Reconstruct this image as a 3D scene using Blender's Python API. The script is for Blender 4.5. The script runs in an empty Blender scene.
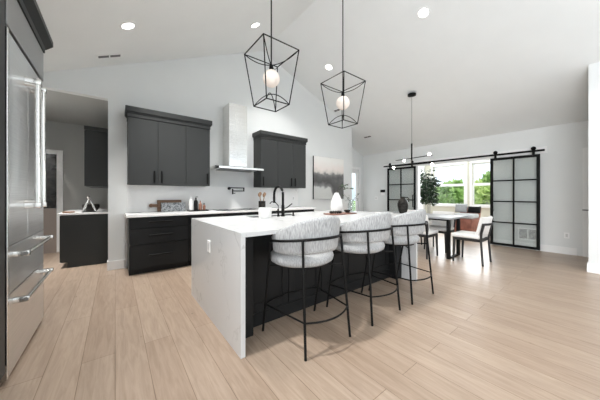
import bpy, bmesh, math, random
from mathutils import Vector, Matrix
R = math.radians
PI = math.pi
scene = bpy.context.scene
COL = scene.collection
random.seed(7)

# ------------------------------------------------------------------ camera
cam_d = bpy.data.cameras.new('camera')
cam = bpy.data.objects.new('camera', cam_d)
COL.objects.link(cam)
cam.location = (0, 0, 1.2)
cam.rotation_euler = (R(90), 0, R(-37.6))
cam_d.sensor_width = 36
cam_d.lens = 240.0 / 600 * 36
cam_d.shift_y = -5.0 / 600
cam_d.clip_start = 0.02
scene.camera = cam

# ------------------------------------------------------------------ sky
world = bpy.data.worlds.new('sky')
scene.world = world
world.use_nodes = True
wn = world.node_tree.nodes
wl = world.node_tree.links
bg = wn['Background']
tc = wn.new('ShaderNodeTexCoord')
sep = wn.new('ShaderNodeSeparateXYZ')
wl.new(tc.outputs['Generated'], sep.inputs[0])
ramp = wn.new('ShaderNodeValToRGB')
ramp.color_ramp.elements[0].position = 0.0
ramp.color_ramp.elements[0].color = (0.39, 0.47, 0.53, 1)
ramp.color_ramp.elements[1].position = 0.45
hz = ramp.color_ramp.elements.new(0.16)
hz.color = (0.27, 0.41, 0.55, 1)
ramp.color_ramp.elements[1].color = (0.95, 1.0, 1.08, 1)
wl.new(sep.outputs['Z'], ramp.inputs[0])
cl = wn.new('ShaderNodeTexNoise')
cl.inputs['Scale'].default_value = 4
cl.inputs['Detail'].default_value = 5
wl.new(tc.outputs['Generated'], cl.inputs['Vector'])
cr = wn.new('ShaderNodeValToRGB')
cr.color_ramp.elements[0].position = 0.5
cr.color_ramp.elements[1].position = 0.68
wl.new(cl.outputs[0], cr.inputs[0])
mx = wn.new('ShaderNodeMix')
mx.data_type = 'RGBA'
wl.new(cr.outputs[0], mx.inputs[0])
wl.new(ramp.outputs[0], mx.inputs[6])
mx.inputs[7].default_value = (0.55, 0.57, 0.6, 1)
wl.new(mx.outputs[2], bg.inputs['Color'])
bg.inputs['Strength'].default_value = 2.1

def area(name, loc, rot, sx, sy, power, color=(1, 1, 1)):
    d = bpy.data.lights.new(name, 'AREA')
    d.shape = 'RECTANGLE'
    d.size = sx
    d.size_y = sy
    d.energy = power
    d.color = color
    o = bpy.data.objects.new(name, d)
    COL.objects.link(o)
    o.location = loc
    o.rotation_euler = rot
    return o

# added fill panels behind the camera and at left, then daylight at the far room windows
area('added_fill_back', (4.1, -3.5, 1.1), (R(115), 0, R(12)), 3.2, 2.4, 10, (0.95, 0.975, 1.0))
area('added_fill_left', (-1.5, -1.9, 1.4), (R(102), 0, R(-90)), 3.4, 2.0, 128, (0.95, 0.975, 1.0)).data.spread = R(125)  # unseen side fill, added to lift the far wall and left floor
area('daylight_far_room', (9.6, 3.0, 1.6), (R(90), 0, R(90)), 2.4, 1.4, 100, (0.95, 0.98, 1.0))

sd_ = bpy.data.lights.new('sun', 'SUN')
sd_.energy = 2.6
sd_.angle = R(2)
sd_.color = (1, 0.95, 0.88)
sun = bpy.data.objects.new('sun', sd_)
COL.objects.link(sun)
sun.rotation_euler = (R(42), 0, R(-28))

vs = scene.view_settings
vs.view_transform = 'Standard'
vs.look = 'None'
vs.gamma = 1
vs.use_curve_mapping = False
vs.exposure = 0.15

# ------------------------------------------------------------------ materials
def mat(name, color=(0.8, 0.8, 0.8), rough=0.5, metal=0.0, spec=0.5):
    m = bpy.data.materials.new(name)
    m.use_nodes = True
    b = m.node_tree.nodes['Principled BSDF']
    b.inputs['Base Color'].default_value = (*color, 1)
    b.inputs['Roughness'].default_value = rough
    b.inputs['Metallic'].default_value = metal
    b.inputs['Specular IOR Level'].default_value = spec
    return m

def nodes_of(m):
    return m.node_tree.nodes, m.node_tree.links, m.node_tree.nodes['Principled BSDF']

def vary(m, c1, c2, scale=(6, 6, 6), detail=4, lo=0.35, hi=0.65, bump=0.0, bscale=None):
    n, l, b = nodes_of(m)
    t = n.new('ShaderNodeTexCoord')
    mp = n.new('ShaderNodeMapping')
    mp.inputs['Scale'].default_value = scale
    l.new(t.outputs['Object'], mp.inputs[0])
    nz = n.new('ShaderNodeTexNoise')
    nz.inputs['Scale'].default_value = 1
    nz.inputs['Detail'].default_value = detail
    l.new(mp.outputs[0], nz.inputs['Vector'])
    rp = n.new('ShaderNodeValToRGB')
    rp.color_ramp.elements[0].position = lo
    rp.color_ramp.elements[1].position = hi
    rp.color_ramp.elements[0].color = (*c1, 1)
    rp.color_ramp.elements[1].color = (*c2, 1)
    l.new(nz.outputs[0], rp.inputs[0])
    l.new(rp.outputs[0], b.inputs['Base Color'])
    if bump:
        bp = n.new('ShaderNodeBump')
        bp.inputs['Strength'].default_value = bump
        bp.inputs['Distance'].default_value = 0.004
        l.new(nz.outputs[0], bp.inputs['Height'])
        l.new(bp.outputs[0], b.inputs['Normal'])
    return m

def paint(name, c, rough=0.6, spec=0.5):
    return vary(mat(name, c, rough, 0, spec), tuple(v * 0.985 for v in c), c, (3, 3, 3), 2)

def emit(name, color, s):
    m = mat(name, color, 0.4)
    n, l, b = nodes_of(m)
    b.inputs['Emission Color'].default_value = (*color, 1)
    b.inputs['Emission Strength'].default_value = s
    return m

def clear(name, tint, gloss=0.08, rough=0.02):
    m = bpy.data.materials.new(name)
    m.use_nodes = True
    n = m.node_tree.nodes
    l = m.node_tree.links
    n.clear()
    out = n.new('ShaderNodeOutputMaterial')
    tr = n.new('ShaderNodeBsdfTransparent')
    tr.inputs[0].default_value = (*tint, 1)
    gl = n.new('ShaderNodeBsdfGlossy')
    gl.inputs['Roughness'].default_value = rough
    mxs = n.new('ShaderNodeMixShader')
    mxs.inputs[0].default_value = gloss
    l.new(tr.outputs[0], mxs.inputs[1])
    l.new(gl.outputs[0], mxs.inputs[2])
    l.new(mxs.outputs[0], out.inputs[0])
    return m

M = {}
M['wall'] = paint('wall_paint', (0.79, 0.805, 0.80), 0.7)
M['wall_warm'] = paint('warm_wall_paint', (0.68, 0.66, 0.56), 0.7)
M['ceil'] = paint('ceiling_paint', (0.85, 0.865, 0.86), 0.8)
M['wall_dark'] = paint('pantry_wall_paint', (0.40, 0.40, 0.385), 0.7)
M['trim'] = paint('white_trim_paint', (0.90, 0.90, 0.895), 0.4)
M['charcoal'] = paint('charcoal_cabinet_paint', (0.042, 0.044, 0.044), 0.45, 0.2)
M['black_cab'] = paint('black_cabinet_paint', (0.013, 0.0135, 0.014), 0.42, 0.2)
M['black'] = mat('matte_black_metal', (0.006, 0.006, 0.006), 0.5, 0, 0.15)
M['black_wood'] = vary(mat('black_stained_wood', rough=0.45), (0.010, 0.0095, 0.009), (0.02, 0.019, 0.018), (30, 30, 3))
M['steel'] = vary(mat('brushed_steel', rough=0.3, metal=0.95), (0.74, 0.74, 0.745), (0.82, 0.82, 0.82), (2, 2, 160), 3)
M['steel_bright'] = vary(mat('polished_steel', rough=0.2, metal=1.0), (0.74, 0.73, 0.70), (0.80, 0.79, 0.77), (3, 3, 80), 2)
M['steel_shaded'] = mat('shaded_steel_panel', (0.42, 0.42, 0.42), 0.35, 0.9)  # same stainless in shade; the shade is put into a darker colour
M['steel_dark'] = mat('dark_steel', (0.16, 0.16, 0.165), 0.35, 0.9)
M['white_glaze'] = mat('white_ceramic', (0.68, 0.68, 0.67), 0.4)
M['white_plastic'] = mat('white_plastic', (0.92, 0.92, 0.915), 0.35)
M['seat_fabric'] = vary(mat('light_grey_tweed', rough=0.95, spec=0.15), (0.27, 0.274, 0.276), (0.49, 0.495, 0.497), (170, 170, 16), 4, 0.33, 0.66, 0.35)
M['white_fabric'] = vary(mat('off_white_upholstery', rough=0.9, spec=0.2), (0.74, 0.73, 0.71), (0.82, 0.81, 0.79), (60, 60, 60), 3, 0.3, 0.7, 0.2)
M['pale_fabric'] = vary(mat('pale_grey_upholstery', rough=0.95), (0.48, 0.49, 0.50), (0.58, 0.59, 0.60), (50, 50, 50), 3)
M['grey_fabric'] = vary(mat('grey_upholstery', rough=0.95), (0.30, 0.30, 0.31), (0.40, 0.40, 0.41), (50, 50, 50), 3)
M['leather'] = vary(mat('terracotta_leather', rough=0.5), (0.22, 0.075, 0.050), (0.33, 0.125, 0.085), (9, 9, 9), 4)
M['board_wood'] = vary(mat('brown_board_wood', rough=0.5), (0.14, 0.07, 0.04), (0.28, 0.16, 0.09), (4, 60, 60), 4)
M['spoon_wood'] = vary(mat('pale_spoon_wood', rough=0.6), (0.30, 0.17, 0.10), (0.52, 0.33, 0.20), (40, 40, 6), 3)
M['tray_wood'] = vary(mat('reddish_tray_wood', rough=0.5), (0.13, 0.055, 0.038), (0.21, 0.10, 0.07), (40, 6, 40), 3)
M['grey_stone'] = vary(mat('speckled_grey_stone', rough=0.5), (0.10, 0.11, 0.12), (0.52, 0.54, 0.56), (55, 55, 55), 5, 0.38, 0.62)
M['table_wood'] = vary(mat('pale_grey_tabletop', rough=0.5, spec=0.2), (0.30, 0.31, 0.32), (0.40, 0.41, 0.41), (30, 3, 30), 4)
M['amber'] = mat('amber_bottle', (0.25, 0.12, 0.08), 0.25)
M['dark_glaze'] = vary(mat('dark_bronze_glaze', rough=0.45, spec=0.15), (0.014, 0.013, 0.011), (0.045, 0.042, 0.038), (20, 20, 20), 4)
M['glass_black'] = mat('black_cooktop_glass', (0.012, 0.012, 0.013), 0.08)
M['dark_glass'] = vary(mat('dark_door_glass', rough=0.15), (0.006, 0.006, 0.006), (0.05, 0.045, 0.04), (5, 5, 9), 5, 0.4, 0.75)
M['taupe'] = paint('taupe_panel_paint', (0.33, 0.28, 0.25), 0.5)
M['glass'] = clear('window_glass', (0.97, 0.98, 0.98), 0.05)
M['door_glass'] = clear('reeded_door_glass', (0.91, 0.925, 0.92), 0.07, 0.25)
M['vase_glass'] = clear('clear_vase_glass', (0.90, 0.93, 0.93), 0.14, 0.03)
M['globe'] = emit('opal_globe_glass', (0.80, 0.71, 0.64), 0.12)
M['bulb'] = emit('lit_bulb', (1.0, 0.90, 0.76), 120.0)
M['lens'] = emit('lit_downlight_lens', (1.0, 0.985, 0.95), 6.0)
M['leaf'] = vary(mat('dark_green_leaf', rough=0.45), (0.012, 0.026, 0.014), (0.045, 0.085, 0.04), (7, 7, 7), 2)
M['twig'] = vary(mat('dark_twig', rough=0.7), (0.03, 0.028, 0.022), (0.08, 0.075, 0.055), (20, 20, 20), 2)
M['bark'] = vary(mat('pale_bark', rough=0.8), (0.30, 0.29, 0.25), (0.48, 0.46, 0.40), (40, 40, 8), 3)
M['tree_a'] = vary(mat('mid_green_foliage', rough=0.7), (0.14, 0.28, 0.07), (0.42, 0.60, 0.22), (1.4, 1.4, 1.4), 3)
M['tree_b'] = vary(mat('yellow_green_foliage', rough=0.7), (0.24, 0.36, 0.10), (0.58, 0.70, 0.30), (1.4, 1.4, 1.4), 3)
M['grass'] = vary(mat('lawn_grass', rough=0.9), (0.10, 0.22, 0.05), (0.20, 0.34, 0.09), (3, 3, 3), 4)
M['soil'] = vary(mat('potting_soil', rough=1), (0.02, 0.014, 0.01), (0.05, 0.035, 0.025), (60, 60, 60), 3)

def marble(name, base, vein, scale, amount):
    m = mat(name, base, 0.18)
    n, l, b = nodes_of(m)
    t = n.new('ShaderNodeTexCoord')
    nz = n.new('ShaderNodeTexNoise')
    nz.inputs['Scale'].default_value = scale
    nz.inputs['Detail'].default_value = 7
    nz.inputs['Distortion'].default_value = 1.4
    l.new(t.outputs['Object'], nz.inputs['Vector'])
    rp = n.new('ShaderNodeValToRGB')
    e = rp.color_ramp.elements
    e[0].position = 0.0; e[0].color = (0, 0, 0, 1)
    e[1].position = 1.0; e[1].color = (0, 0, 0, 1)
    for p, v in ((0.485, 0), (0.50, 1), (0.512, 0)):
        k = e.new(p); k.color = (v, v, v, 1)
    l.new(nz.outputs[0], rp.inputs[0])
    n2 = n.new('ShaderNodeTexNoise')
    n2.inputs['Scale'].default_value = scale * 0.8
    n2.inputs['Detail'].default_value = 2
    l.new(t.outputs['Object'], n2.inputs['Vector'])
    r2 = n.new('ShaderNodeValToRGB')
    r2.color_ramp.elements[0].position = 0.47
    r2.color_ramp.elements[1].position = 0.72
    l.new(n2.outputs[0], r2.inputs[0])
    mu = n.new('ShaderNodeMath'); mu.operation = 'MULTIPLY'
    l.new(rp.outputs[0], mu.inputs[0]); l.new(r2.outputs[0], mu.inputs[1])
    mu2 = n.new('ShaderNodeMath'); mu2.operation = 'MULTIPLY'
    l.new(mu.outputs[0], mu2.inputs[0]); mu2.inputs[1].default_value = amount
    mxx = n.new('ShaderNodeMix'); mxx.data_type = 'RGBA'
    l.new(mu2.outputs[0], mxx.inputs[0])
    mxx.inputs[6].default_value = (*base, 1); mxx.inputs[7].default_value = (*vein, 1)
    l.new(mxx.outputs[2], b.inputs['Base Color'])
    return m
M['marble'] = marble('veined_white_quartz', (0.62, 0.625, 0.625), (0.20, 0.20, 0.21), 1.7, 0.6)
M['splash'] = marble('backsplash_quartz', (0.91, 0.905, 0.895), (0.55, 0.55, 0.55), 1.1, 0.6)

def oak_floor():
    m = mat('pale_oak_planks', rough=0.36)
    n, l, b = nodes_of(m)
    t = n.new('ShaderNodeTexCoord')
    mp = n.new('ShaderNodeMapping')
    mp.inputs['Rotation'].default_value = (0, 0, R(90))
    l.new(t.outputs['Object'], mp.inputs[0])
    br = n.new('ShaderNodeTexBrick')
    br.offset = 0.37
    br.inputs['Color1'].default_value = (0.350, 0.262, 0.197, 1)
    br.inputs['Color2'].default_value = (0.410, 0.319, 0.247, 1)
    br.inputs['Mortar'].default_value = (0.21, 0.145, 0.10, 1)
    br.inputs['Scale'].default_value = 1
    br.inputs['Mortar Size'].default_value = 0.0024
    br.inputs['Mortar Smooth'].default_value = 0.3
    br.inputs['Brick Width'].default_value = 2.3
    br.inputs['Row Height'].default_value = 0.19
    l.new(mp.outputs[0], br.inputs['Vector'])
    mp2 = n.new('ShaderNodeMapping')
    mp2.inputs['Scale'].default_value = (30, 2.6, 1)
    l.new(t.outputs['Object'], mp2.inputs[0])
    g = n.new('ShaderNodeTexNoise')
    g.inputs['Scale'].default_value = 1
    g.inputs['Detail'].default_value = 7
    g.inputs['Roughness'].default_value = 0.62
    g.inputs['Distortion'].default_value = 1.1
    l.new(mp2.outputs[0], g.inputs['Vector'])
    rp = n.new('ShaderNodeValToRGB')
    rp.color_ramp.elements[0].position = 0.32
    rp.color_ramp.elements[0].color = (0.81, 0.785, 0.76, 1)
    rp.color_ramp.elements[1].position = 0.62
    rp.color_ramp.elements[1].color = (1.05, 1.05, 1.05, 1)
    l.new(g.outputs[0], rp.inputs[0])
    mu = n.new('ShaderNodeMix'); mu.data_type = 'RGBA'; mu.blend_type = 'MULTIPLY'
    mu.inputs[0].default_value = 1
    l.new(br.outputs['Color'], mu.inputs[6]); l.new(rp.outputs[0], mu.inputs[7])
    mp3 = n.new('ShaderNodeMapping')
    mp3.inputs['Scale'].default_value = (4.3, 2.4, 1)
    l.new(t.outputs['Object'], mp3.inputs[0])
    k = n.new('ShaderNodeTexVoronoi')
    k.inputs['Scale'].default_value = 1
    l.new(mp3.outputs[0], k.inputs['Vector'])
    kr = n.new('ShaderNodeValToRGB')
    kr.color_ramp.elements[0].position = 0.02
    kr.color_ramp.elements[0].color = (0.5, 0.45, 0.42, 1)
    kr.color_ramp.elements[1].position = 0.05
    kr.color_ramp.elements[1].color = (1, 1, 1, 1)
    l.new(k.outputs['Distance'], kr.inputs[0])
    m3 = n.new('ShaderNodeMix'); m3.data_type = 'RGBA'; m3.blend_type = 'MULTIPLY'
    m3.inputs[0].default_value = 0.8
    l.new(mu.outputs[2], m3.inputs[6]); l.new(kr.outputs[0], m3.inputs[7])
    l.new(m3.outputs[2], b.inputs['Base Color'])
    bp = n.new('ShaderNodeBump')
    bp.inputs['Strength'].default_value = 0.25
    bp.inputs['Distance'].default_value = 0.002
    iv = n.new('ShaderNodeMath'); iv.operation = 'SUBTRACT'
    iv.inputs[0].default_value = 1
    l.new(br.outputs['Fac'], iv.inputs[1])
    l.new(iv.outputs[0], bp.inputs['Height'])
    l.new(bp.outputs[0], b.inputs['Normal'])
    return m
M['oak'] = oak_floor()

def abstract_painting():
    m = mat('abstract_paint', rough=0.7)
    n, l, b = nodes_of(m)
    t = n.new('ShaderNodeTexCoord')
    sp = n.new('ShaderNodeSeparateXYZ')
    l.new(t.outputs['Object'], sp.inputs[0])
    nz = n.new('ShaderNodeTexNoise')
    nz.inputs['Scale'].default_value = 5
    nz.inputs['Detail'].default_value = 7
    l.new(t.outputs['Object'], nz.inputs['Vector'])
    a = n.new('ShaderNodeMath'); a.operation = 'MULTIPLY_ADD'
    l.new(nz.outputs[0], a.inputs[0]); a.inputs[1].default_value = 0.32
    l.new(sp.outputs['Z'], a.inputs[2])
    rp = n.new('ShaderNodeValToRGB')
    e = rp.color_ramp.elements
    e[0].position = 0.0; e[0].color = (0.56, 0.57, 0.55, 1)
    e[1].position = 1.0; e[1].color = (0.88, 0.87, 0.84, 1)
    for p, c in ((0.38, (0.60, 0.61, 0.59)), (0.43, (0.22, 0.22, 0.22)), (0.52, (0.09, 0.09, 0.09)),
                 (0.62, (0.13, 0.13, 0.13)), (0.69, (0.24, 0.24, 0.24)), (0.735, (0.70, 0.66, 0.62)), (0.80, (0.86, 0.79, 0.75))):
        k = e.new(p); k.color = (*c, 1)
    sc = n.new('ShaderNodeMath'); sc.operation = 'MULTIPLY'
    l.new(a.outputs[0], sc.inputs[0]); sc.inputs[1].default_value = 0.80
    xr = n.new('ShaderNodeMapRange')
    xr.inputs['From Min'].default_value = 0.0
    xr.inputs['From Max'].default_value = 0.26
    l.new(sp.outputs['X'], xr.inputs[0])
    zr = n.new('ShaderNodeMapRange')
    zr.inputs['From Min'].default_value = 0.60
    zr.inputs['From Max'].default_value = 0.0
    zr.inputs['To Min'].default_value = 0.0
    zr.inputs['To Max'].default_value = 0.46
    l.new(sp.outputs['Z'], zr.inputs[0])
    mm = n.new('ShaderNodeMath'); mm.operation = 'MULTIPLY_ADD'
    l.new(xr.outputs[0], mm.inputs[0]); l.new(zr.outputs[0], mm.inputs[1]); l.new(sc.outputs[0], mm.inputs[2])
    l.new(mm.outputs[0], rp.inputs[0])
    l.new(rp.outputs[0], b.inputs['Base Color'])
    return m
M['painting'] = abstract_painting()

# ------------------------------------------------------------------ helpers
def chain(o):
    v = Vector((0, 0, 0))
    while o:
        v += o.location
        o = o.parent
    return v

class MB:
    def __init__(self):
        self.bm = bmesh.new()
    def _merge(self, b2):
        me = bpy.data.meshes.new('t')
        b2.to_mesh(me)
        b2.free()
        self.bm.from_mesh(me)
        bpy.data.meshes.remove(me)
    def box(self, x0, x1, y0, y1, z0, z1, bev=0.0, seg=2):
        b2 = bmesh.new()
        bmesh.ops.create_cube(b2, size=1)
        for v in b2.verts:
            v.co = Vector(((x0 + x1) / 2 + v.co.x * (x1 - x0), (y0 + y1) / 2 + v.co.y * (y1 - y0), (z0 + z1) / 2 + v.co.z * (z1 - z0)))
        if bev:
            bmesh.ops.bevel(b2, geom=b2.edges[:], offset=bev, segments=seg, profile=0.5, affect='EDGES')
        self._merge(b2)
        return self
    def tube(self, pts, r, n=8, r2=None, flat=None, closed=False):
        pts = [Vector(p) for p in pts]
        rings = []
        N = len(pts)
        for i, p in enumerate(pts):
            if closed:
                d = pts[(i + 1) % N] - pts[i - 1]
            else:
                d = pts[min(i + 1, N - 1)] - pts[max(i - 1, 0)]
            d.normalize()
            up = Vector((0, 0, 1)) if abs(d.z) < 0.95 else Vector((0, 1, 0))
            s = d.cross(up).normalized()
            u = s.cross(d).normalized()
            rr = r if r2 is None else r + (r2 - r) * i / (N - 1)
            ring = []
            for k in range(n):
                a = 2 * PI * (k + 0.5) / n
                ca, sa = math.cos(a) * rr, math.sin(a) * rr * (flat or 1)
                ring.append(self.bm.verts.new(p + s * ca + u * sa))
            rings.append(ring)
        for i in range(N if closed else N - 1):
            A, B = rings[i], rings[(i + 1) % N]
            for k in range(n):
                self.bm.faces.new((A[k], A[(k + 1) % n], B[(k + 1) % n], B[k]))
        if not closed:
            self.bm.faces.new(rings[0][::-1])
            self.bm.faces.new(rings[-1])
        return self
    def lathe(self, prof, c=(0, 0, 0), n=28, sx=1, sy=1):
        rings = []
        for r, z in prof:
            if r < 1e-5:
                rings.append([self.bm.verts.new((c[0], c[1], c[2] + z))])
            else:
                rings.append([self.bm.verts.new((c[0] + r * sx * math.cos(2 * PI * k / n), c[1] + r * sy * math.sin(2 * PI * k / n), c[2] + z)) for k in range(n)])
        for A, B in zip(rings, rings[1:]):
            for k in range(n):
                k2 = (k + 1) % n
                if len(A) == 1 and len(B) == 1:
                    continue
                if len(A) == 1:
                    self.bm.faces.new((A[0], B[k2], B[k]))
                elif len(B) == 1:
                    self.bm.faces.new((A[k], A[k2], B[0]))
                else:
                    self.bm.faces.new((A[k], A[k2], B[k2], B[k]))
        return self
    def ball(self, c, r, sz=1.0, n=20):
        prof = [(r * math.sin(PI * i / 12), -r * sz * math.cos(PI * i / 12)) for i in range(13)]
        return self.lathe(prof, c, n)
    def prism(self, poly, axis, a0, a1):
        # poly: 2-D points; axis 'x': (y,z), 'y': (x,z), 'z': (x,y)
        def P(p, a):
            return {'x': (a, p[0], p[1]), 'y': (p[0], a, p[1]), 'z': (p[0], p[1], a)}[axis]
        A = [self.bm.verts.new(P(p, a0)) for p in poly]
        B = [self.bm.verts.new(P(p, a1)) for p in poly]
        n = len(poly)
        self.bm.faces.new(A)
        self.bm.faces.new(B[::-1])
        for k in range(n):
            self.bm.faces.new((A[k], B[k], B[(k + 1) % n], A[(k + 1) % n]))
        return self
    def sweep(self, sections, cap=True):
        rs = [[self.bm.verts.new(p) for p in s] for s in sections]
        n = len(rs[0])
        for A, B in zip(rs, rs[1:]):
            for k in range(n):
                self.bm.faces.new((A[k], A[(k + 1) % n], B[(k + 1) % n], B[k]))
        if cap:
            self.bm.faces.new(rs[0][::-1])
            self.bm.faces.new(rs[-1])
        return self
    def leaf(self, p, d, ln, w):
        d = Vector(d).normalized()
        s = d.cross(Vector((random.uniform(-1, 1), random.uniform(-1, 1), random.uniform(-1, 1)))).normalized()
        nrm = d.cross(s)
        p = Vector(p)
        q = [p, p + d * ln * 0.45 + s * w + nrm * ln * 0.08, p + d * ln, p + d * ln * 0.45 - s * w + nrm * ln * 0.08]
        self.bm.faces.new([self.bm.verts.new(v) for v in q])
        return self
    def build(self, name, m, parent=None, smooth=False, kind=None, origin=None):
        bmesh.ops.recalc_face_normals(self.bm, faces=self.bm.faces[:])
        me = bpy.data.meshes.new(name)
        o = bpy.data.objects.new(name, me)
        COL.objects.link(o)
        vs_ = [v.co for v in self.bm.verts]
        if parent:
            off = chain(parent)
            o.parent = parent
        else:
            xs = [v.x for v in vs_]; ys = [v.y for v in vs_]; zs = [v.z for v in vs_]
            off = Vector(((min(xs) + max(xs)) / 2, (min(ys) + max(ys)) / 2, min(zs)))
            if kind == 'structure' or kind == 'stuff':
                off = Vector((0, 0, 0))
            o.location = off
        for v in self.bm.verts:
            v.co -= off
        if smooth:
            for f in self.bm.faces:
                f.smooth = True
        self.bm.to_mesh(me)
        self.bm.free()
        me.materials.append(m)
        if smooth and smooth != 'all':
            try:
                me.set_sharp_from_angle(angle=R(smooth if smooth is not True else 40))
            except Exception:
                pass
        if kind:
            o['kind'] = kind
        return o

def thing(name, label, cat, loc=(0, 0, 0), rz=0, group=None):
    o = bpy.data.objects.new(name, None)
    COL.objects.link(o)
    o.empty_display_size = 0.1
    o.location = loc
    o.rotation_euler = (0, 0, rz)
    o['label'] = label
    o['category'] = cat
    if group:
        o['group'] = group
    return o

def tag(o, label, cat, group=None):
    o['label'] = label
    o['category'] = cat
    if group:
        o['group'] = group
    return o

def struct(name):
    o = bpy.data.objects.new(name, None)
    COL.objects.link(o)
    o['kind'] = 'structure'
    return o

def dup(root, loc, rz, label):
    r = root.copy()
    COL.objects.link(r)
    r.location = loc
    r.rotation_euler = (0, 0, rz)
    r['label'] = label
    for ch in list(root.children):
        c = ch.copy()
        COL.objects.link(c)
        c.parent = r
        for g in list(ch.children):
            d = g.copy()
            COL.objects.link(d)
            d.parent = c
    return r

def B(*a, **k):
    return MB().box(*a, **k)

# ------------------------------------------------------------------ room shell
WY = 4.90            # kitchen wall
FX = 7.25            # wall with the barn doors
RX, RZ = 2.71, 4.52  # ridge
def ceil_z(x):
    return RZ - 0.450 * (RX - x) if x < RX else RZ - 0.412 * (x - RX)
LX = -1.34

B(LX - 0.1, 9.9, -2.2, 7.3, -0.12, 0.0).build('floor', M['oak'], kind='structure')
c = MB()
c.prism([(LX - 0.1, ceil_z(LX - 0.1)), (RX, RZ), (FX + 0.1, ceil_z(FX + 0.1)), (FX + 0.1, ceil_z(FX + 0.1) + 0.12), (RX, RZ + 0.12), (LX - 0.1, ceil_z(LX - 0.1) + 0.12)], 'y', -4.2, 5.72)
c.build('ceiling', M['ceil'], kind='structure')
# kitchen gable wall with the pantry opening
OX, OZ = -0.09, 2.735
k = MB()
k.prism([(OX, 0), (OX, OZ), (LX, OZ), (LX, ceil_z(LX)), (RX, RZ), (5.80, ceil_z(5.80)), (5.80, 0)], 'y', WY, WY + 0.12)
k.build('wall_kitchen', M['wall'], kind='structure')
# shell round the hall recess at the right end of the kitchen wall
B(5.68, 5.80, WY + 0.121, 5.60, 0, ceil_z(5.80) - 0.002).build('wall_recess_side', M['wall'], kind='structure')
k = MB()
k.prism([(5.68, 0), (5.68, ceil_z(5.68) - .002), (6.18, ceil_z(6.18) - .002), (6.18, 0)], 'y', 5.601, 5.70)
k.prism([(6.18, 2.12), (6.18, ceil_z(6.18) - .002), (7.00, ceil_z(7.0) - .002), (7.00, 2.12)], 'y', 5.601, 5.70)
k.prism([(7.00, 0), (7.00, ceil_z(7.0) - .002), (FX - .001, ceil_z(FX) - .002), (FX - .001, 0)], 'y', 5.601, 5.70)
k.build('wall_recess', M['wall'], kind='structure')
# wall with the barn doors and the opening to the far room
k = MB()
zt = ceil_z(FX) - 0.002
k.box(FX, FX + 0.12, -1.62, 1.80, 0, zt)
k.box(FX, FX + 0.12, 3.58, 5.72, 0, zt)
k.box(FX, FX + 0.12, 1.80, 3.58, 2.08, zt)
k.build('wall_far', M['wall'], kind='structure')
# side wall on the left, stub wall on the right
k = MB()
k.box(LX - 0.1, LX, 1.45, 7.3, 0, ceil_z(LX) - 0.002)
k.box(LX - 0.1, LX, -3.6, 1.45, 0, 0.25)  # unseen opening above this strip, made to let side light in
k.box(LX - 0.1, LX, -3.6, 1.45, 2.4, ceil_z(LX) - 0.002)
k.build('wall_left', M['wall'], kind='structure')
k = MB()
k.prism([(5.84, 0), (5.84, ceil_z(5.84) - 0.002), (5.96, ceil_z(5.96) - 0.002), (5.96, 0)], 'y', -4.2, 0.22)
k.build('wall_stub', M['wall'], kind='structure')
k = MB()
k.prism([(5.961, 0), (5.961, ceil_z(5.96) - 0.002), (FX - 0.001, ceil_z(FX) - 0.002), (FX - 0.001, 0)], 'y', -1.62, -1.5)
k.build('wall_hall_blocker', M['wall'], kind='structure')  # unseen end wall, added to keep the hall dim

B(LX - 0.1, 2.3, -3.72, -3.6, -0.12, 2.58).build('wall_back_blocker', M['wall'], kind='structure')  # unseen partial wall, added to cut light coming from behind on the left

# pantry behind the opening
k = MB()
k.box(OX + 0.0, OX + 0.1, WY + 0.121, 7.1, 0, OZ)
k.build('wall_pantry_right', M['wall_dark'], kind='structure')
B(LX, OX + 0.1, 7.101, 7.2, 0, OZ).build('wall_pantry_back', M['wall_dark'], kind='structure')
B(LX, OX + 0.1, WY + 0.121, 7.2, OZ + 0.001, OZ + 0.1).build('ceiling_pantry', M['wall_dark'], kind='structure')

# far room beyond the barn doors
B(FX + 0.121, 9.82, 4.50, 4.62, 0, 2.70).build('wall_far_room_left', M['wall'], kind='structure')
B(FX + 0.121, 9.82, 0.78, 0.90, 0, 2.70).build('wall_far_room_right', M['wall'], kind='structure')
B(FX + 0.121, 9.82, 0.78, 4.62, 2.701, 2.80).build('ceiling_far_room', M['ceil'], kind='structure')
wins = [(3.13, 4.20), (1.85, 2.92)]
k = MB()
WX = 9.70
k.box(WX, WX + 0.12, 0.901, 4.499, 0, 0.84)
k.box(WX, WX + 0.12, 0.901, 4.499, 2.28, 2.70)
for a, b_ in ((4.20, 4.499), (2.92, 3.13), (0.901, 1.85)):
    k.box(WX, WX + 0.12, a, b_, 0.84, 2.28)
k.build('wall_far_room_back', M['wall_warm'], kind='structure')
for i, (a, b_) in enumerate(wins):
    w = struct('window_%d' % (i + 1))
    f = MB()
    f.box(WX - 0.02, WX, a - 0.07, a, 0.78, 2.35)
    f.box(WX - 0.02, WX, b_, b_ + 0.07, 0.78, 2.35)
    f.box(WX - 0.02, WX, a, b_, 2.28, 2.35)
    f.box(WX - 0.06, WX, a, b_, 0.78, 0.84)
    fr = f.build('window_casing', M['trim'], w)
    s = MB()
    for z0, z1, x in ((0.84, 1.56, WX + 0.03), (1.56, 2.28, WX + 0.06)):
        s.box(x, x + 0.03, a, a + 0.045, z0, z1)
        s.box(x, x + 0.03, b_ - 0.045, b_, z0, z1)
        s.box(x, x + 0.03, a + 0.045, b_ - 0.045, z0, z0 + 0.045)
        s.box(x, x + 0.03, a + 0.045, b_ - 0.045, z1 - 0.045, z1)
    s.build('window_sash', M['trim'], w)
    g = MB()
    g.box(WX + 0.043, WX + 0.047, a + 0.045, b_ - 0.045, 0.885, 1.515)
    g.box(WX + 0.073, WX + 0.077, a + 0.045, b_ - 0.045, 1.605, 2.235)
    g.build('window_pane', M['glass'], w)

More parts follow.
